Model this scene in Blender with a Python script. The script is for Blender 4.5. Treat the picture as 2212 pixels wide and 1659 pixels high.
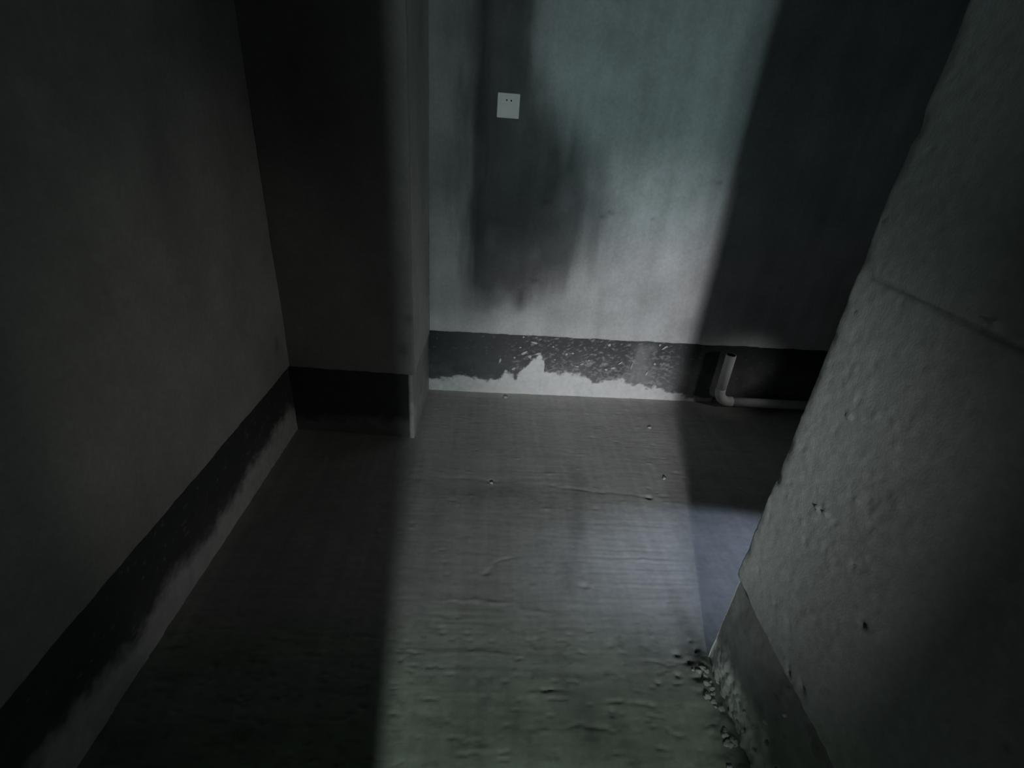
import bpy, math, random
import numpy as np
from mathutils import Matrix, Vector

# ------------------------------------------------------------------ camera, world, light, exposure
sc = bpy.context.scene
for o in list(bpy.data.objects): bpy.data.objects.remove(o)
C = sc.collection
sc.view_settings.view_transform = 'Standard'; sc.view_settings.look = 'None'
sc.view_settings.gamma = 1; sc.view_settings.use_curve_mapping = False
sc.view_settings.exposure = 0.0

CAM_Z = 1.28
cd = bpy.data.cameras.new('camera'); cam = bpy.data.objects.new('camera', cd); C.objects.link(cam)
rx = Vector((0.99689725, -0.03043925, 0.07259015)); ry = Vector((-0.04933596, 0.47695306, 0.87754301)); rf = Vector((0.06133384, 0.87840152, -0.47397144))
m = Matrix.Identity(4)
for i in range(3): m[i][0] = rx[i]; m[i][1] = ry[i]; m[i][2] = -rf[i]
m[2][3] = CAM_Z
cam.matrix_world = m
cd.sensor_fit = 'HORIZONTAL'; cd.sensor_width = 36.0; cd.lens = 36.0 * 1099.6 / 2212
cd.clip_start = 0.01
sc.camera = cam

w = bpy.data.worlds.new('world'); sc.world = w; w.use_nodes = True
w.node_tree.nodes['Background'].inputs[0].default_value = (0.75, 0.85, 1, 1)
w.node_tree.nodes['Background'].inputs[1].default_value = 0.01

def spot(name, loc, target, power, col, size, blend, radius):
    l = bpy.data.lights.new(name, 'SPOT'); l.energy = power; l.color = col; l.spot_size = math.radians(size); l.spot_blend = blend; l.shadow_soft_size = radius
    o = bpy.data.objects.new(name, l); C.objects.link(o); o.location = loc
    o.rotation_euler = (Vector(target) - Vector(loc)).to_track_quat('-Z', 'Y').to_euler(); return o
def area(name, loc, target, power, col, sx, sy, spread=180):
    l = bpy.data.lights.new(name, 'AREA'); l.energy = power; l.color = col; l.shape = 'RECTANGLE'; l.size = sx; l.size_y = sy; l.spread = math.radians(spread)
    o = bpy.data.objects.new(name, l); C.objects.link(o); o.location = loc
    o.rotation_euler = (Vector(target) - Vector(loc)).to_track_quat('-Z', 'Y').to_euler(); return o
# torch in the room behind the camera, aimed low through the doorway
LIGHT_A = spot('torch_light', (-0.015, -1.74, 1.15), (0.75, 2.25, 0.33), 186, (1.0, 0.985, 1.02), 26, 1.0, 0.09)
LIGHT_E = spot('floor_fill', (0.02, -1.74, 1.25), (0.32, 1.02, 0.0), 50, (1.0, 0.985, 0.95), 40, 1.0, 0.06)  # added wide spot that brightens the middle of the floor
# narrow cool daylight in the same room
LIGHT_B = area('daylight_gap', (0.02, -1.78, 1.45), (0.45, 2.25, 0.9), 7.4, (0.80, 1.0, 1.0), 0.14, 0.9, 120)
# bluish lamp beyond the opening on the right
LIGHT_C = spot('lamp_beyond_opening', (2.45, 1.30, 1.25), (0.86, 1.17, 0.0), 85, (0.60, 0.73, 1.0), 22, 1.0, 0.02)
# dim light of that further room
LIGHT_D = spot('dim_room_light', (2.6, 0.98, 0.75), (-0.77, 1.48, 0.42), 10.5, (1.0, 0.95, 0.84), 34, 1.0, 0.10)
LIGHT_F = spot('pipe_fill', (1.88, 1.62, 0.50), (1.30, 2.22, 0.20), 3.6, (1.0, 0.98, 0.95), 30, 1.0, 0.05)  # added spot with no source of its own, brightens the pipe

# ------------------------------------------------------------------ helpers
XL, XP, YB1, YB2, XR, YR = -0.768, -0.2694, 1.829, 2.257, 0.649, 0.860
H = 2.65

def vnoise(x, y, seed):
    xi = np.floor(x).astype(np.int64); yi = np.floor(y).astype(np.int64)
    fx = x - xi; fy = y - yi; fx = fx*fx*(3-2*fx); fy = fy*fy*(3-2*fy)
    def h(a, b):
        n = (a*374761393 + b*668265263 + seed*974634777) & 0xffffffff
        n = ((n ^ (n >> 13))*1274126177) & 0xffffffff
        return ((n ^ (n >> 16)) & 0xffff)/65535.0
    return (h(xi, yi)*(1-fx)+h(xi+1, yi)*fx)*(1-fy) + (h(xi, yi+1)*(1-fx)+h(xi+1, yi+1)*fx)*fy
def fbm(x, y, sx, sy=None, seed=0, oct=4):
    sy = sy or sx; t = 0; a = 1; n = 0
    for k in range(oct):
        t = t + a*vnoise(x/sx*2**k + 13.7*k, y/sy*2**k - 7.1*k, seed+k); n += a; a *= .5
    return t/n*2-1
def sst(a, b, v):
    t = np.clip((v-a)/(b-a), 0, 1); return t*t*(3-2*t)
def gau(x, y, cx, cy, rx_, ry_): return np.exp(-((x-cx)/rx_)**2-((y-cy)/ry_)**2)
def seg(x, y, ax, ay, bx, by):
    dx, dy = bx-ax, by-ay; t = np.clip(((x-ax)*dx+(y-ay)*dy)/(dx*dx+dy*dy), 0, 1)
    return np.hypot(x-ax-t*dx, y-ay-t*dy)

def mat(name, rough=0.9, tint=None, fine=0.12, bump=0.3, bscale=220, spec=0.3, attr=True):
    M = bpy.data.materials.new(name); M.use_nodes = True; nt = M.node_tree; N = nt.nodes; L = nt.links
    b = N['Principled BSDF']; b.inputs['Roughness'].default_value = rough; b.inputs['Specular IOR Level'].default_value = spec
    tc = N.new('ShaderNodeTexCoord'); nz = N.new('ShaderNodeTexNoise'); nz.inputs['Scale'].default_value = bscale*.35; nz.inputs['Detail'].default_value = 6
    L.new(tc.outputs['Object'], nz.inputs['Vector'])
    mr = N.new('ShaderNodeMapRange'); mr.inputs[3].default_value = 1-fine; mr.inputs[4].default_value = 1+fine
    mr.inputs[1].default_value = .3; mr.inputs[2].default_value = .7
    L.new(nz.outputs['Fac'], mr.inputs[0])
    vm = N.new('ShaderNodeVectorMath'); vm.operation = 'SCALE'; L.new(mr.outputs[0], vm.inputs['Scale'])
    if attr:
        at = N.new('ShaderNodeAttribute'); at.attribute_name = 'tone'; L.new(at.outputs['Color'], vm.inputs[0])
    else: vm.inputs[0].default_value = tint
    L.new(vm.outputs[0], b.inputs['Base Color'])
    n2 = N.new('ShaderNodeTexNoise'); n2.inputs['Scale'].default_value = bscale; n2.inputs['Detail'].default_value = 5; L.new(tc.outputs['Object'], n2.inputs['Vector'])
    bp = N.new('ShaderNodeBump'); bp.inputs['Strength'].default_value = bump; bp.inputs['Distance'].default_value = .002
    L.new(n2.outputs['Fac'], bp.inputs['Height']); L.new(bp.outputs[0], b.inputs['Normal'])
    return M
M_PL = mat('cement_plaster', .93, fine=.08, bump=.25)
M_FL = mat('concrete_floor', .8, fine=.07, bump=.15, bscale=160)
M_BD = mat('bare_wall_foot', .7, fine=.07, bump=.25, bscale=120)
M_PIPE = mat('grey_plastic', .45, (.88, .88, .87), .05, .05, 60, attr=False)
M_SOCK = mat('white_plastic', .4, (.9, .9, .89), .04, .03, 60, attr=False)
M_HOLE = mat('dark_hole', .8, (.01, .01, .01), .04, .03, 60, attr=False)
M_MORT = mat('pale_mortar', .85, (.56, .56, .57), .15, .3, 200, attr=False)
M_CRUMB = mat('concrete_crumb', .95, (.46, .49, .46), .2, .5, 200, attr=False)

def tag(o, label=None, cat=None, kind=None, group=None):
    if label: o['label'] = label
    if cat: o['category'] = cat
    if kind: o['kind'] = kind
    if group: o['group'] = group
    return o

def grid_obj(name, P, T, material, parent=None):
    """P: (nv, nu, 3) points, T: (nv, nu, 3) albedo"""
    nv, nu = P.shape[:2]
    me = bpy.data.meshes.new(name)
    idx = np.arange(nv*nu).reshape(nv, nu)
    f = np.stack([idx[:-1, :-1], idx[:-1, 1:], idx[1:, 1:], idx[1:, :-1]], -1).reshape(-1, 4)
    me.vertices.add(nv*nu); me.vertices.foreach_set('co', P.reshape(-1).astype(np.float32))
    me.loops.add(f.size); me.loops.foreach_set('vertex_index', f.reshape(-1).astype(np.int32))
    me.polygons.add(len(f)); me.polygons.foreach_set('loop_start', np.arange(0, f.size, 4, dtype=np.int32))
    me.update(calc_edges=True); me.validate()
    me.polygons.foreach_set('use_smooth', np.ones(len(f), bool))
    ca = me.attributes.new('tone', 'FLOAT_COLOR', 'POINT')
    ca.data.foreach_set('color', np.concatenate([T.reshape(-1, 3), np.ones((nv*nu, 1))], 1).reshape(-1).astype(np.float32))
    me.materials.append(material)
    o = bpy.data.objects.new(name, me); C.objects.link(o)
    if parent: o.parent = parent
    return o

def resample(pts, step, rad=.006):
    """plan polyline -> samples with position, normal (left-hand side of travel) and arc length; corners rounded"""
    P = [np.array(p, float) for p in pts]; out = [P[0]]
    for i in range(1, len(P)-1):
        a = P[i]+(P[i-1]-P[i])/np.linalg.norm(P[i-1]-P[i])*rad; b = P[i]+(P[i+1]-P[i])/np.linalg.norm(P[i+1]-P[i])*rad
        for t in (0, .33, .67, 1): out.append((1-t)**2*a+2*t*(1-t)*P[i]+t*t*b)
    out.append(P[-1]); res = [out[0]]
    for a, b in zip(out[:-1], out[1:]):
        n = max(1, int(round(np.linalg.norm(b-a)/step)))
        for k in range(1, n+1): res.append(a+(b-a)*k/n)
    R_ = np.array(res); d = np.gradient(R_, axis=0); d /= np.linalg.norm(d, axis=1)[:, None]
    nrm = np.stack([d[:, 1], -d[:, 0]], 1)
    s = np.concatenate([[0], np.cumsum(np.linalg.norm(np.diff(R_, axis=0), axis=1))])
    return R_, nrm, s

def wall(name, pts, zs, disp, tone, material, lip=None, rag=None, step=.006, lean=None):
    """pts plan polyline (room on the right-hand side of travel); zs rows; lip: depth of the returned lower edge"""
    R_, nrm, s = resample(pts, step)
    S_, Z = np.meshgrid(s, zs); X = np.broadcast_to(R_[:, 0], S_.shape); Y = np.broadcast_to(R_[:, 1], S_.shape)
    D = disp(S_, Z, X, Y)
    Zr = Z.copy()
    if rag is not None:
        Zr = Z + rag(s)[None, :]*np.clip(1-(Z-zs[0])/.05, 0, 1)
    P = np.stack([X+nrm[None, :, 0]*D, Y+nrm[None, :, 1]*D, Zr], -1)
    T = tone(S_, Z, X, Y)
    if lip:
        r0 = P[0].copy(); r0[:, 0] -= nrm[:, 0]*lip; r0[:, 1] -= nrm[:, 1]*lip
        r1 = P[0].copy(); r1[:, 0] -= nrm[:, 0]*.001; r1[:, 1] -= nrm[:, 1]*.001; r1[:, 2] -= .001
        r0[:, 2] -= .001
        P = np.concatenate([r0[None], r1[None], P]); T = np.concatenate([T[:1], T[:1], T])
    if lean is not None: P = lean(P)
    return grid_obj(name, P, T, material)

def col(base, f, rgb=(1, 1, 1)): return np.stack([base*f*c for c in rgb], -1)

# ------------------------------------------------------------------ floor
def floor_disp(x, y):
    x0, y0 = x, y
    x = x+.012*fbm(x, y, .05, seed=6, oct=3); y = y+.006*fbm(x0, y0, .06, .03, seed=7, oct=4)
    brk = np.clip(.55+1.1*fbm(x0, y0, .06, .02, seed=8, oct=4), 0, 1.6)
    d = .0022*fbm(x, y, .16, seed=1) + .0005*fbm(x, y, .03, .012, seed=2, oct=3)*(1+1.5*fbm(x, y, .15, .08, seed=19))
    ridge = fbm(x, y, .30, .011, seed=3, oct=2)
    amt = .22+.9*gau(x, y, .60, 1.12, .22, .17)+.45*gau(x, y, 0, .80, .3, .16)+.2*fbm(x, y, .25, .1, seed=5)
    d += .0016*ridge*np.clip(amt, 0.05, 2)+.0007*fbm(x, y, .10, .004, seed=20, oct=2)*np.clip(amt-.1, 0, 2)
    d -= .0028*sst(.35, .6, fbm(x, y, .035, .012, seed=28, oct=3))*sst(1.1, .8, y)
    # trowel steps, grooves and the hooked crack
    for ax, ay, bx, by, hgt, wd in [(-.21, 1.023, .02, 1.016, .0035, .010), (.02, 1.016, .20, .985, .004, .011), (.20, .985, .36, .95, .0022, .012),
                                    (-.17, .858, .11, .850, .0022, .007), (-.02, .90, .06, .895, .0015, .006)]:
        d += .7*brk*hgt*np.exp(-(seg(x, y, ax, ay, bx, by)/wd)**2)*np.where(y > ay+(by-ay)*np.clip((x-ax)/(bx-ax), 0, 1), 1.0, .8)
    for ax, ay, bx, by, hgt, wd in [(-.05, 1.575, .30, 1.55, .0022, .008), (.3, 1.55, .675, 1.505, .0035, .008), (-.70, 1.55, -.05, 1.575, .002, .012),
                                    (.039, 1.115, .085, 1.165, .005, .007), (.085, 1.165, .167, 1.205, .004, .006), (.36, .735, .47, .722, .006, .006),
                                    (.29, .672, .34, .668, .004, .005), (.18, .76, .30, .752, .004, .007), (.35, 1.36, .72, 1.345, .002, .006)]:
        d -= .8*brk*hgt*np.exp(-(seg(x, y, ax, ay, bx, by)/wd)**2)
    rng = random.Random(4)
    for k in range(150):
        px, py, r = rng.uniform(-.5, .9), rng.uniform(.5, 2.2), rng.uniform(.003, .008)
        s = -1 if rng.random() < .6 else 1
        d += s*rng.uniform(.001, .003)*gau(x, y, px, py, r*rng.uniform(1, 3), r)
    for px, py, r, h in [(.063, 1.568, .006, -.012), (.672, 1.505, .009, -.016), (.129, 2.243, .014, -.01), (.60, .84, .010, -.018), (.57, .86, .007, -.014), (.635, .875, .008, -.018), (.61, .79, .008, -.014), (.56, .80, .006, -.010), (.62, .90, .005, -.010), (.50, .78, .005, -.008), (.36, .71, .012, -.006), (.35, 1.08, .012, -.005)]:
        d += h*gau(x, y, px, py, r, r)
    # broken mortar heaped against the right hand wall foot
    e = sst(.10, .0, np.abs(x-XR)) * sst(.90, .80, y)
    d += e*(.010+.016*np.abs(fbm(x, y, .035, seed=9, oct=4)))
    return d
xs = np.arange(XL-.10, 1.98, .0055); ys = np.arange(.25, YB2+.03, .0045)
X, Y = np.meshgrid(xs, ys)
fz = floor_disp(X, Y)
f = 1 + .16*fbm(X, Y, .3, seed=11) + .10*fbm(X, Y, .05, .03, seed=12) + .05*fbm(X, Y, .012, seed=18, oct=2)+.06*fbm(X, Y, .25, .012, seed=17, oct=2)
st = .45*gau(X, Y, .10, .66, .13, .16)+.35*gau(X, Y, .27, .66, .06, .14)+.30*gau(X, Y, .38, .66, .07, .1)+.25*np.exp(-((X-.345-.05*np.sin(Y*5))/.035)**2)*sst(1.0, 1.1, Y)*sst(1.9, 1.5, Y)+.22*gau(X, Y, .03, 1.5, .25, .05)+.18*gau(X, Y, -.15, 1.2, .05, .3)
st += .22*gau(X, Y, .45, .6, .16, .14)
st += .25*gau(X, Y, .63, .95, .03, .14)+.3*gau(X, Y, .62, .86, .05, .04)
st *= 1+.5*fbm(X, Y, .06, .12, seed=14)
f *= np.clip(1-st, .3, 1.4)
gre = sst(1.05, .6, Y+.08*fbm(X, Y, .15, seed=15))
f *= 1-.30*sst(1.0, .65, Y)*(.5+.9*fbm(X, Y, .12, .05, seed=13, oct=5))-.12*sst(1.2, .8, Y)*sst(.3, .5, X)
f *= 1-.22*sst(.25, .6, fbm(X, Y, .03, .014, seed=16, oct=4))*(.25+.75*sst(1.1, .8, Y))
f *= 1+.12*fbm(X, Y, .02, .4, seed=29, oct=3)
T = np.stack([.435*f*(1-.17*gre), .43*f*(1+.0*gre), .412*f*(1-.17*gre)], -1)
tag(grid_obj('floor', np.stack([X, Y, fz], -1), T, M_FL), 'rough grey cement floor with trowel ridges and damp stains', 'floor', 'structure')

# ------------------------------------------------------------------ walls (plaster stops about 0.32 m above the floor)
def pl_disp(seed, a=1.0):
    def g(S_, Z, X, Y): return a*(.003*fbm(S_, Z, .35, .5, seed=seed, oct=3) + .0008*fbm(S_, Z, .03, seed=seed+1, oct=3))
    return g
def rag(seed, a=.004):
    return lambda s: a*fbm(s, s*0, .05, seed=seed, oct=4)
ZT = lambda z0, st=.007, top=1.95: np.concatenate([np.arange(z0, top, st), np.arange(top, H, .05), [H]])

def tone_left(S_, Z, X, Y):
    f = 1+.30*fbm(Y, Z, .22, .3, seed=21)+.10*fbm(Y, Z, .04, seed=22)
    f *= 1-.35*gau(Y, Z, 1.77, .44, .02, .03)
    return col(.48, f, (1, 1, .95))
wall('wall_left', [(XL-.05, -.45), (XL, YB1+.026)], ZT(.312, .009), pl_disp(31), tone_left, M_PL, .012, rag(32), .008)
tag(bpy.data.objects['wall_left'], 'dim grey plastered wall along the left side', 'wall', 'structure')

def tone_bl(S_, Z, X, Y):
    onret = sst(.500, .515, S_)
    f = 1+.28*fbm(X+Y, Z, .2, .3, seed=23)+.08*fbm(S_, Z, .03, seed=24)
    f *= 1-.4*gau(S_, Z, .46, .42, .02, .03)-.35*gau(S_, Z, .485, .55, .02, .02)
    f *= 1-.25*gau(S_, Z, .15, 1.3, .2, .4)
    return col(.36, f, (1, .99, .95))*(1+.7*onret[..., None])  # return face coloured lighter in place of light reaching it
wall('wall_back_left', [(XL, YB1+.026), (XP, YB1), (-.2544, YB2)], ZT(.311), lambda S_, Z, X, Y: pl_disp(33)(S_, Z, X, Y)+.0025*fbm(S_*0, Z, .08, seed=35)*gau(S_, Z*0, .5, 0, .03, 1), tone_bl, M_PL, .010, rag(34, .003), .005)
tag(bpy.data.objects['wall_back_left'], 'dark plastered wall jutting forward at left, ending in a vertical corner', 'wall', 'structure')

def bk_disp(S_, Z, X, Y):
    d = pl_disp(36, 1.)(S_, Z, X, Y)
    d -= .004*np.exp(-(seg(X, Z, .94, 1.073, .985, 1.07)/.004)**2)
    for cx, cz, r in [(.593, .467, .004), (.52, .92, .008), (.49, .90, .006), (.70, .915, .006)]: d -= .003*gau(X, Z, cx, cz, r, r)
    d += .003*gau(X, Z, .335, .745, .004, .012)
    return d
def tone_bk(S_, Z, X, Y):
    wx = X + .10*fbm(X, Z, .10, .5, seed=41, oct=5) + .05*fbm(X, Z, .03, .3, seed=42); wz = Z + .05*fbm(X, Z, .08, .12, seed=43)
    # dark patch above a slanting line, streaked vertically
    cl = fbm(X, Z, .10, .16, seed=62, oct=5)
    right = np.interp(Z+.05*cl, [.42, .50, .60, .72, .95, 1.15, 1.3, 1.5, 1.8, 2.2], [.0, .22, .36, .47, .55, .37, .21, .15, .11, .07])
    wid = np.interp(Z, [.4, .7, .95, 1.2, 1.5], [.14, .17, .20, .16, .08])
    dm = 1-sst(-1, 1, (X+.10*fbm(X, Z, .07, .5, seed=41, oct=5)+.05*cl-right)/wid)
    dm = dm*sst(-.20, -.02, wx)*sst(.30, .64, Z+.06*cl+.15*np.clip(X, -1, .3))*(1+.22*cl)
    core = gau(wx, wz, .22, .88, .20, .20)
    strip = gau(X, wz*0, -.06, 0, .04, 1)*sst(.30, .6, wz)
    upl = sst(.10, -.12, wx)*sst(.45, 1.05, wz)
    teal = sst(.60, .95, wz-.15*(wx-.5))*sst(-.1, .4, wx)  # cool light on the upper wall, put into its colour
    f = 1.0 + .15*fbm(X, Z, .05, .5, seed=44) + .26*fbm(X, Z, .16, .14, seed=45, oct=5) + .03*fbm(X, Z, .02, .02, seed=46)
    f *= 1-.30*sst(.60, .15, X)*sst(.75, .45, Z)*sst(.34, .5, Z)
    f *= 1+.06*sst(.45, .7, X)
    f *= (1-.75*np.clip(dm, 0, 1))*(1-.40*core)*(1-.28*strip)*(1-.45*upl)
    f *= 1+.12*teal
    for cx, cz, r in [(.52, .92, .02), (.49, .90, .015), (.71, .905, .012), (.593, .467, .004), (.965, 1.07, .015), (.22, .60, .02), (.24, .945, .02)]: f *= 1-.35*gau(X, Z, cx, cz, r, r*.6)
    f = np.clip(f, .12, 2)
    return np.stack([.57*f*(1-.12*teal), .573*f*(1+.0*teal), .58*f*(1-.0*teal)], -1)
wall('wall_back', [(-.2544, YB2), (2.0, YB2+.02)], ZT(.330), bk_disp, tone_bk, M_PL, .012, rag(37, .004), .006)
tag(bpy.data.objects['wall_back'], 'grey plastered back wall with vertical streaks and a dark patch', 'wall', 'structure')

def rt_disp(S_, Z, X, Y):
    face = sst(YR+.01, YR-.01, Y)
    d = .0022*fbm(S_, Z, .35, .5, seed=38, oct=2)+.0005*fbm(S_, Z, .02, seed=46)+.0005*fbm(S_, Z, .010, seed=47, oct=2)-.0016*sst(.48, .66, fbm(S_, Z, .018, .010, seed=49, oct=4))
    lump = np.zeros_like(d)
    rng = random.Random(8)
    for y, z, r, h in [(.740, .849, .010, .004), (.718, .655, .010, .004), (.698, .664, .008, .004), (.651, .737, .009, .004), (.596, .640, .014, -.004), (.536, .574, .009, -.012), (.545, .585, .008, .005), (.498, .423, .006, .004), (.586, 1.085, .018, .006), (.555, 1.075, .012, .004), (.608, .318, .012, -.008), (.575, .335, .014, -.008), (.63, .33, .010, .006), (.53, .40, .01, -.005), (.475, .36, .012, -.006)]:
        lump += h*gau(Y, Z, y+.4*r*np.sin(Z*260), z, r*.55, r*.5)*(.7+1.2*fbm(Y, Z, .008, seed=48, oct=2))
    for k in range(120):
        y, z = rng.gauss(.64, .07), rng.gauss(.72, .14); r = rng.uniform(.002, .006)
        lump += rng.choice((-1, 1))*rng.uniform(.0008, .0022)*gau(Y, Z, y, z, r, r*rng.uniform(.4, 1.2))
    tr = fbm(Y+Z*.3, Z, .08, .012, seed=52, oct=2)*(gau(Y, Z, .58, .74, .06, .10)+.5*gau(Y, Z, .63, .62, .05, .08))
    lump += .0024*tr
    lump -= .0035*np.exp(-((Z-1.074-.02*(Y-.84)-.003*fbm(Y, Z*0, .06, seed=54))/.0035)**2)*sst(.845, .82, Y)
    bot = sst(.36, .315, Z)*sst(.66, .60, Y)
    lump -= .008*np.abs(fbm(Y, Z, .03, seed=55))*bot
    edge = gau(S_, Z*0, YR+.5, 0, .012, 1)
    d = d + lump*face - edge*(.001+.004*np.clip(fbm(S_*0, Z, .05, seed=56), -.2, 1)+.006*gau(Z, Z*0, 1.30, 0, .02, 1)+.005*gau(Z, Z*0, .62, 0, .015, 1))
    return d
def tone_rt(S_, Z, X, Y):
    f = 1+.16*fbm(Y, Z, .16, .2, seed=57)+.10*fbm(Y, Z, .025, seed=58)+.05*fbm(Y, Z, .01, seed=59)
    f *= 1-.4*np.exp(-((Z-1.074-.02*(Y-.84))/.004)**2)*sst(.845, .82, Y)
    f *= 1-.6*gau(Y, Z, .536, .574, .008, .006)
    return np.stack([.475*f, .515*f, .492*f], -1)
def lean(P):
    P = P.copy(); P[..., 0] += .012*np.clip((P[..., 2]-1.2), 0, 1)*1.0; return P
# room lies on -x side: travel towards -y for the side face, so start at the hidden end face
wall('wall_right', [(1.95, YR+.004), (XR, YR), (XR+.010, -.5)], ZT(.307, .005, 1.6), lambda S_, Z, X, Y: rt_disp((YR+.5)+(S_-(1.95-XR)), Z, X, Y), tone_rt, M_PL, .012, lambda s: rag(39, .004)(s)+.014*np.clip(1-np.abs(s-(1.95-XR))/.12, 0, 1), .0055, lean)
tag(bpy.data.objects['wall_right'], 'rough plastered wall end standing close at the right with a thin crack', 'wall', 'structure')

# ------------------------------------------------------------------ bare foot of the walls below the plaster
def bd_disp(S_, Z, X, Y): return -.011+.0022*fbm(S_, Z, .04, seed=61, oct=4)
COAT = np.array([.034, .038, .042]); MORT = np.array([.76, .765, .78])
def band_tone(S_, Z, line, seed, flecks=.5, gain=1.0, warm=(1, 1, 1), soft=.010):
    n = fbm(S_, Z, .035, .028, seed=seed, oct=5)
    m = sst(-soft, soft, line + .024*n + .010*fbm(S_, Z, .010, seed=seed+3, oct=3) - Z)
    haze = sst(.30, .02, Z)*(.5+.5*fbm(S_, Z, .10, .06, seed=seed+1, oct=4))
    sp = sst(.48, .62, fbm(S_, Z, .016, .011, seed=seed+2, oct=3))*flecks
    t = np.clip(m + (1-m)*(.16*np.clip(haze, 0, 1)+.35*sp), 0, 1)[..., None]
    v = (1+.12*fbm(S_, Z, .02, seed=seed+4)+.12*fbm(S_, Z, .12, seed=seed+5))[..., None]
    return (COAT*(1-t)+MORT*gain*t)*v*np.array(warm)
def tone_bb(S_, Z, X, Y):
    line = np.interp(X, [-.26, -.20, -.10, .0, .09, .12, .15, .17, .20, .235, .255, .285, .31, .315, .36, .45, .53, .57, .65, .72, .80, .9, 1.0, 1.1, 2], [.060, .075, .085, .075, .085, .125, .105, .085, .125, .175, .200, .225, .200, .130, .125, .130, .125, .09, .10, .11, .085, .075, .05, .02, .0])
    t = band_tone(S_, Z, line, 71, .25)
    mid = sst(-.35, .0, X)*sst(1.08, .95, X)
    t = t+(mid*.045)[..., None]
    fl = sst(.10, .45, fbm(X+Z*.6, Z, .018, .012, seed=75, oct=4)+.25*sst(.26, .12, Z)-.1)*sst(.08, .22, X)*sst(1.05, .9, X)*sst(.325, .27, Z)*(.35+.65*sst(.2, .6, X))*.5
    fl += sst(.30, .5, fbm(X, Z-X*.4, .02, .008, seed=76, oct=3))*sst(.08, .2, X)*sst(1.0, .9, X)*.4
    t = t+(np.clip(fl, 0, .8)[..., None])*(.5-t)*(t[..., :1] < .4)
    sm = (sst(.085, .03, np.abs(X-.80-.02*fbm(X, Z, .05, seed=78)))*sst(.33, .29, Z)*(.45+.3*fbm(X, Z, .03, .08, seed=79)))[..., None]
    gr = (sst(.2, .45, X)*sst(.32, .12, Z)*(.14+.12*fbm(X, Z, .07, seed=77)))[..., None]
    t = t + np.clip(sm, 0, 1)*(.34-t)*(t[..., :1] < .3) + np.clip(gr, 0, 1)*(.45-t)*(t[..., :1] < .3)
    return np.clip(t, .01, .8)
ZB = lambda top: np.arange(-.03, top+.034, .004)
bb = wall('baseboard_back', [(-.30, YB2-.001), (2.0, YB2+.02)], ZB(.333), bd_disp, tone_bb, M_BD, None, None, .004)
tag(bb, 'unplastered black coated foot of the back wall smeared with pale mortar', 'wall base', 'structure')
def tone_bbl(S_, Z, X, Y):
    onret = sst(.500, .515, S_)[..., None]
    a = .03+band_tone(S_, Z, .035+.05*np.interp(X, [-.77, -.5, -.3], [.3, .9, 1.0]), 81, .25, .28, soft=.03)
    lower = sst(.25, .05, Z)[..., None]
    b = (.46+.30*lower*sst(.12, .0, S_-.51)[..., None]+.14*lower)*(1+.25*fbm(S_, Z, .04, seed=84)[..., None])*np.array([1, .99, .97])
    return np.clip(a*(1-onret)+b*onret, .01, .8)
wall('baseboard_back_left', [(XL-.03, YB1+.028), (XP, YB1), (-.2544, YB2+.01)], ZB(.315), lambda S_, Z, X, Y: bd_disp(S_, Z, X, Y)*np.where(S_ > .5, .5, 1), tone_bbl, M_BD, None, None, .004)
tag(bpy.data.objects['baseboard_back_left'], 'unplastered black foot of the wall jutting forward at left', 'wall base', 'structure')
def tone_bl2(S_, Z, X, Y):
    line = .10+.035*fbm(Y, Z*0, .2, seed=85)+.02*gau(Y, Z*0, 1.75, 0, .1, 1)
    return .035+band_tone(S_, Z, line, 86, .55, .95, soft=.035)
wall('baseboard_left', [(XL-.05, -.45), (XL+.0008, YB1+.05)], ZB(.315), bd_disp, tone_bl2, M_BD, None, None, .006)
tag(bpy.data.objects['baseboard_left'], 'unplastered black foot of the left wall with a ragged paler strip above the floor', 'wall base', 'structure')
def tone_br(S_, Z, X, Y):
    low = sst(.13, .06, Z+.04*fbm(Y, Z, .04, seed=91))
    f = 1+.25*fbm(Y, Z, .06, seed=92)+.12*fbm(Y, Z, .015, seed=93)
    f = f*(.60+1.15*low*(1+.35*fbm(Y, Z, .012, seed=97, oct=3)))
    return np.stack([.50*f, .54*f, .51*f], -1)
def br_disp(S_, Z, X, Y):
    low = sst(.15, .05, Z)
    return -.010 + .002*fbm(S_, Z, .04, seed=94) + low*(.006+.014*np.abs(fbm(S_, Z, .03, seed=95, oct=5))+.004*fbm(S_, Z, .010, seed=98, oct=2))*sst(.84, .80, Y)+.012*np.clip(fbm(S_, Z, .03, seed=96), 0, 1)*sst(.66, .6, Y)*sst(.20, .28, Z)
wall('baseboard_right', [(1.95, YR+.004), (XR, YR), (XR+.010, -.5)], ZB(.311), br_disp, tone_br, M_BD, None, None, .004)
tag(bpy.data.objects['baseboard_right'], 'bare grey foot of the right wall end with crumbling mortar', 'wall base', 'structure')

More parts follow.
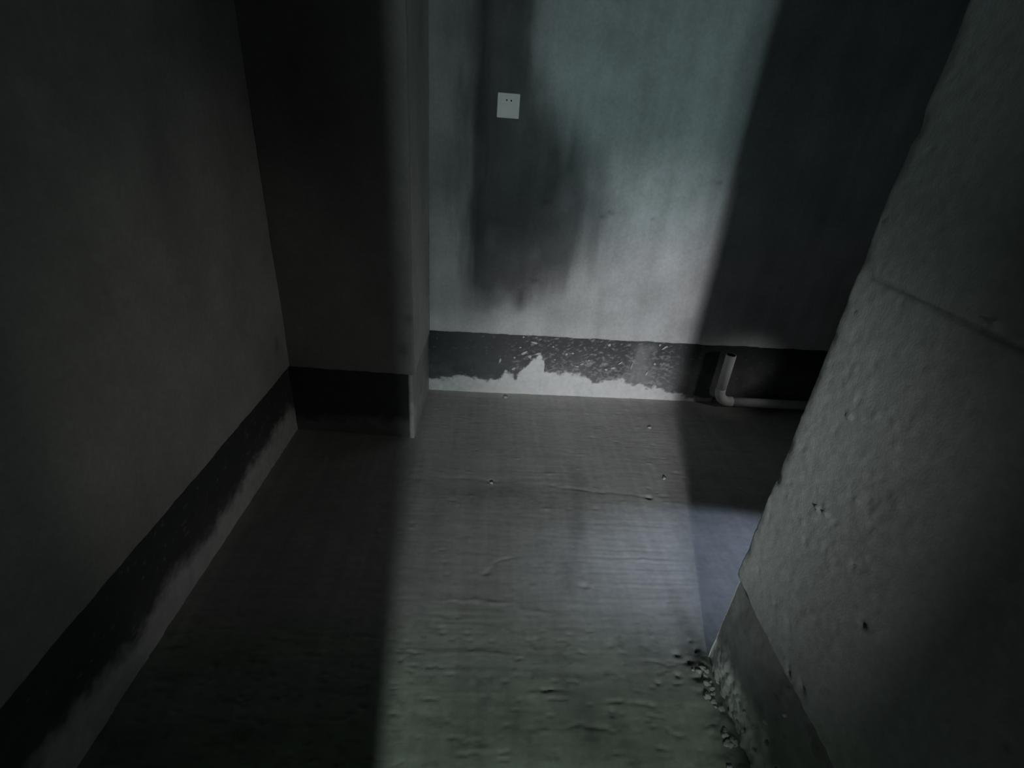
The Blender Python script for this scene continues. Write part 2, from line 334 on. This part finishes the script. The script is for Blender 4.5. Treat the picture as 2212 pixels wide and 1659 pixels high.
# ------------------------------------------------------------------ rest of the shell, out of the frame
def box(name, a, b, tint=.2, material=None):
    vs = [(x, y, z) for x in (a[0], b[0]) for y in (a[1], b[1]) for z in (a[2], b[2])]
    fs = [(0, 1, 3, 2), (4, 6, 7, 5), (0, 4, 5, 1), (2, 3, 7, 6), (0, 2, 6, 4), (1, 5, 7, 3)]
    me = bpy.data.meshes.new(name); me.from_pydata(vs, [], fs); me.materials.append(material or M_SHELL)
    o = bpy.data.objects.new(name, me); C.objects.link(o); return o
M_SHELL = mat('shell_cement', .95, (.10, .10, .095), .1, .2, 80, attr=False)
def merge(name, boxes, label, cat):
    vs, fs = [], []
    for a, b in boxes:
        k = len(vs); vs += [(x, y, z) for x in (a[0], b[0]) for y in (a[1], b[1]) for z in (a[2], b[2])]
        fs += [tuple(i+k for i in f) for f in [(0, 1, 3, 2), (4, 6, 7, 5), (0, 4, 5, 1), (2, 3, 7, 6), (0, 2, 6, 4), (1, 5, 7, 3)]]
    me = bpy.data.meshes.new(name); me.from_pydata(vs, [], fs); me.materials.append(M_SHELL)
    o = bpy.data.objects.new(name, me); C.objects.link(o); return tag(o, label, cat, 'structure')
merge('ceiling', [((-2.2, -2.4, H), (3.2, 2.5, H+.12))], 'grey cement ceiling above the room', 'ceiling')
# unseen doorway behind the camera, edges staggered to cut the light: left jamb beside the camera, right jamb half a metre back
merge('wall_front', [((-2.0, -.17, -.05), (-.123, -.035, H)), ((.328, -.62, -.05), (2.1, -.5, H)), ((-.123, -.17, 2.1), (.328, -.035, H))], 'unseen wall behind the viewer, doorway edges set to shape the light', 'wall')
# side wall closing the space on the right, opening from y=.86 to 1.36
merge('wall_side', [((1.95, 1.35, -.05), (2.07, 2.4, H)), ((1.95, -.6, -.05), (2.07, .86, H)), ((1.95, .86, 2.0), (2.07, 1.35, H))], 'plastered wall closing the dark space at the right', 'wall')
merge('wall_outer', [((-2.2, -2.4, -.05), (-2.0, 2.5, H)), ((-2.2, -2.6, -.05), (3.2, -2.4, H)), ((3.0, -2.4, -.05), (3.2, 2.5, H)), ((-2.2, 2.35, -.05), (3.2, 2.5, H))], 'outer walls of the neighbouring rooms', 'wall')
merge('floor_2', [((-2.2, -2.4, -.12), (3.2, .26, -.004)), ((1.96, .26, -.12), (3.2, 2.5, -.004))], 'cement floor of the neighbouring rooms', 'floor')

# ------------------------------------------------------------------ objects
def bm_obj(name, vs, fs, material, parent=None, smooth=True, loc=(0, 0, 0)):
    me = bpy.data.meshes.new(name); me.from_pydata(vs, [], fs); me.validate(); me.materials.append(material)
    if smooth: me.polygons.foreach_set('use_smooth', [True]*len(me.polygons))
    o = bpy.data.objects.new(name, me); C.objects.link(o); o.location = loc
    if parent: o.parent = parent
    return o
def tube(path, radii, n=24, cap=(True, True), inner=None):
    path = [Vector(p) for p in path]; vs, fs = [], []
    tang = []
    for i in range(len(path)):
        a = path[max(i-1, 0)]; b = path[min(i+1, len(path)-1)]; tang.append((b-a).normalized())
    side = Vector((0, 1, 0))
    for p, t, r in zip(path, tang, radii):
        u = side; v = t.cross(u).normalized()
        for k in range(n):
            a = 2*math.pi*k/n; vs.append(tuple(p+u*math.cos(a)*r+v*math.sin(a)*r))
    for i in range(len(path)-1):
        for k in range(n): fs.append((i*n+k, i*n+(k+1) % n, (i+1)*n+(k+1) % n, (i+1)*n+k))
    if cap[0]: fs.append(tuple(range(n))[::-1])
    if cap[1]: fs.append(tuple(range((len(path)-1)*n, len(path)*n)))
    return vs, fs
# drain pipe: riser, elbow, horizontal run low in front of the back wall
yp = YB2-.036; R0 = .0245
pipe = bpy.data.objects.new('drain_pipe', None); C.objects.link(pipe); pipe.location = (1.215, yp, 0)
tag(pipe, 'grey plastic pipe bent from upright to level along the dark foot of the back wall', 'pipe')
zc = .043
riser = tube([(0, 0, zc+.055), (0, 0, .30), (0, 0, .303), (0, 0, .303), (0, 0, .20)], [R0, R0, R0-.001, R0-.004, R0-.004], cap=(True, True))
o = bm_obj('pipe_riser', *riser, M_PIPE, pipe)
arc = [(.058-.058*math.cos(a), 0, zc+.058-.058*math.sin(a)) for a in [i*math.pi/2/12 for i in range(13)]]
o = bm_obj('elbow', *tube([(0, 0, zc+.072)]+arc+[(.075, 0, zc)], [R0+.0006]*15), M_PIPE, pipe)
o = bm_obj('pipe_run', *tube([(.062, 0, zc), (.3, 0, zc-.002), (.68, 0, zc-.004)], [R0-.001]*3), M_PIPE, pipe)

# wall socket
def rbox(wx, hz, dp, r, n=5, bev=.002):
    ring = []
    for cx, cz, a0 in [(wx-r, hz-r, 0), (-wx+r, hz-r, 90), (-wx+r, -hz+r, 180), (wx-r, -hz+r, 270)]:
        for k in range(n+1):
            a = math.radians(a0+90*k/n); ring.append((cx+r*math.cos(a), cz+r*math.sin(a)))
    N = len(ring); vs = [(x, 0, z) for x, z in ring]+[(x, -dp+bev, z) for x, z in ring]+[(x*(1-bev/wx), -dp, z*(1-bev/hz)) for x, z in ring]
    fs = []
    for j in range(2):
        for k in range(N): fs.append((j*N+k, j*N+(k+1) % N, (j+1)*N+(k+1) % N, (j+1)*N+k))
    fs.append(tuple(range(2*N, 3*N))); fs.append(tuple(range(N))[::-1])
    return vs, fs
sock = bpy.data.objects.new('wall_socket', None); C.objects.link(sock); sock.location = (.054, YB2-.003, 1.290)
tag(sock, 'small square white electrical socket plate on the streaked back wall', 'socket')
bm_obj('face_plate', *rbox(.0435, .043, .009, .004), M_SOCK, sock, False)
bm_obj('socket_insert', *rbox(.030, .034, .0006, .004, bev=.0005), M_SOCK, sock, False, (0, -.009, 0))
for (hx, hz, wx, hh, ang) in [(-.0075, .019, .0028, .0028, 0), (.0100, .018, .0028, .0028, 0)]:
    bm_obj('pin_hole', *rbox(wx, hh, .0008, .0018, bev=.0004), M_HOLE, sock, False, (hx, -.0094, hz))
for (hx, hz, ang) in [(-.008, -.012, 35), (.009, -.012, -35), (0, .002, 0)]:
    o = bm_obj('pin_slot', *rbox(.0009, .0035, .0006, .0005, bev=.0003), M_SOCK, sock, False, (hx, -.0094, hz)); o.rotation_euler = (0, math.radians(ang), 0)

def blob(seed, sx, sy, sz, lat=7, lon=10, rough=.3):
    r = random.Random(seed); vs, fs = [], []
    ph = [r.uniform(0, 6.3) for _ in range(6)]
    for i in range(lat+1):
        th = math.pi*i/lat
        for j in range(lon):
            a = 2*math.pi*j/lon
            k = 1+rough*(.5*math.sin(2*a+ph[0]+th)+.4*math.sin(3*a+ph[1]-2*th)+.3*math.cos(3*th+ph[2]+a))+r.uniform(-.12, .12)*(0 < i < lat)
            vs.append((sx*k*math.sin(th)*math.cos(a), sy*k*math.sin(th)*math.sin(a), sz*k*math.cos(th)))
    for i in range(lat):
        for j in range(lon): fs.append((i*lon+j, (i+1)*lon+j, (i+1)*lon+(j+1) % lon, i*lon+(j+1) % lon))
    return vs, fs
# mortar splashes stuck on the back wall's bare foot
sp = [(.251, .290, .016, .005, 15), (.185, .262, .006, .004, 0), (.205, .232, .017, .006, -35), (.160, .143, .010, .006, -30), (.275, .232, .016, .006, -15), (.235, .215, .009, .008, 10),
      (.345, .275, .006, .004, 0), (.445, .245, .007, .004, 0), (.415, .238, .006, .006, 0), (.360, .205, .004, .004, 0), (.620, .300, .008, .007, 0), (.897, .302, .016, .005, -40),
      (.195, .317, .007, .004, 0), (.16, .205, .005, .005, 0), (.66, .175, .014, .006, -10), (.625, .165, .008, .006, 10), (.690, .205, .014, .004, -40), (.865, .21, .007, .006, 20),
      (.50, .19, .012, .004, -20), (.475, .175, .012, .004, 10), (.87, .315, .006, .006, 0), (.835, .155, .005, .012, 15), (.75, .19, .004, .02, 10), (.53, .21, .007, .004, -40), (.09, .185, .005, .012, 10)]
for i, (x, z, a, b, r) in enumerate(sp):
    o = bm_obj('mortar_splash', *blob(100+i, a, .0035, b), M_MORT, bb, True, (x, YB2+.010, z)); o.rotation_euler = (0, math.radians(r), 0)
# a ledge of mortar standing up against the coating
# crumbs of cement
cr = [(.808, 1.999, .008, 'pale pebble alone on the floor near the dark space at right'),
      (.060, 1.553, .007, 'pale chip beside the small pit in mid floor'),
      (.765, 1.62, .008, 'small crumb at the right edge of the lit floor'),
      (.128, 2.225, .011, 'dark lump against the foot of the back wall')]
for i, (x, y, s, lab) in enumerate(cr):
    z = float(floor_disp(np.array([[x]]), np.array([[y]]))[0, 0])
    o = bm_obj('cement_crumb', *blob(200+i, s, s*.8, s*.6), M_MORT if i < 2 else M_CRUMB, None, True, (x, y, z+s*.45)); tag(o, lab, 'crumb')
br = bpy.data.objects['baseboard_right']
for i, (y, z, a) in enumerate([(.60, .16, .010), (.575, .13, .008), (.62, .10, .009), (.55, .20, .007), (.64, .05, .011), (.59, .07, .009), (.53, .12, .008), (.57, .24, .007), (.50, .08, .009), (.66, .09, .007)]):
    o = bm_obj('mortar_lump', *blob(400+i, .005, a*.6, a*.45, rough=.45), M_CRUMB, br, True, (XR-.001, y, z)); o.rotation_euler = (i*.7, 0, 0)
rng = random.Random(77)
clus = []
for i in range(34):
    y = rng.uniform(.42, .845); x = XR-.012-abs(rng.gauss(0, .022)); s = rng.uniform(.003, .008)
    z = float(floor_disp(np.array([[x]]), np.array([[y]]))[0, 0])
    o = bm_obj('cement_crumb', *blob(300+i, s*rng.uniform(1, 1.5), s, s*.7, rough=.4), M_CRUMB, None, True, (x, y, z+s*.35))
    o.rotation_euler = (0, 0, rng.uniform(0, 3)); tag(o, 'crumb of broken cement among the rubble along the foot of the right wall end', 'crumb', None, 'cement rubble at the right wall foot')
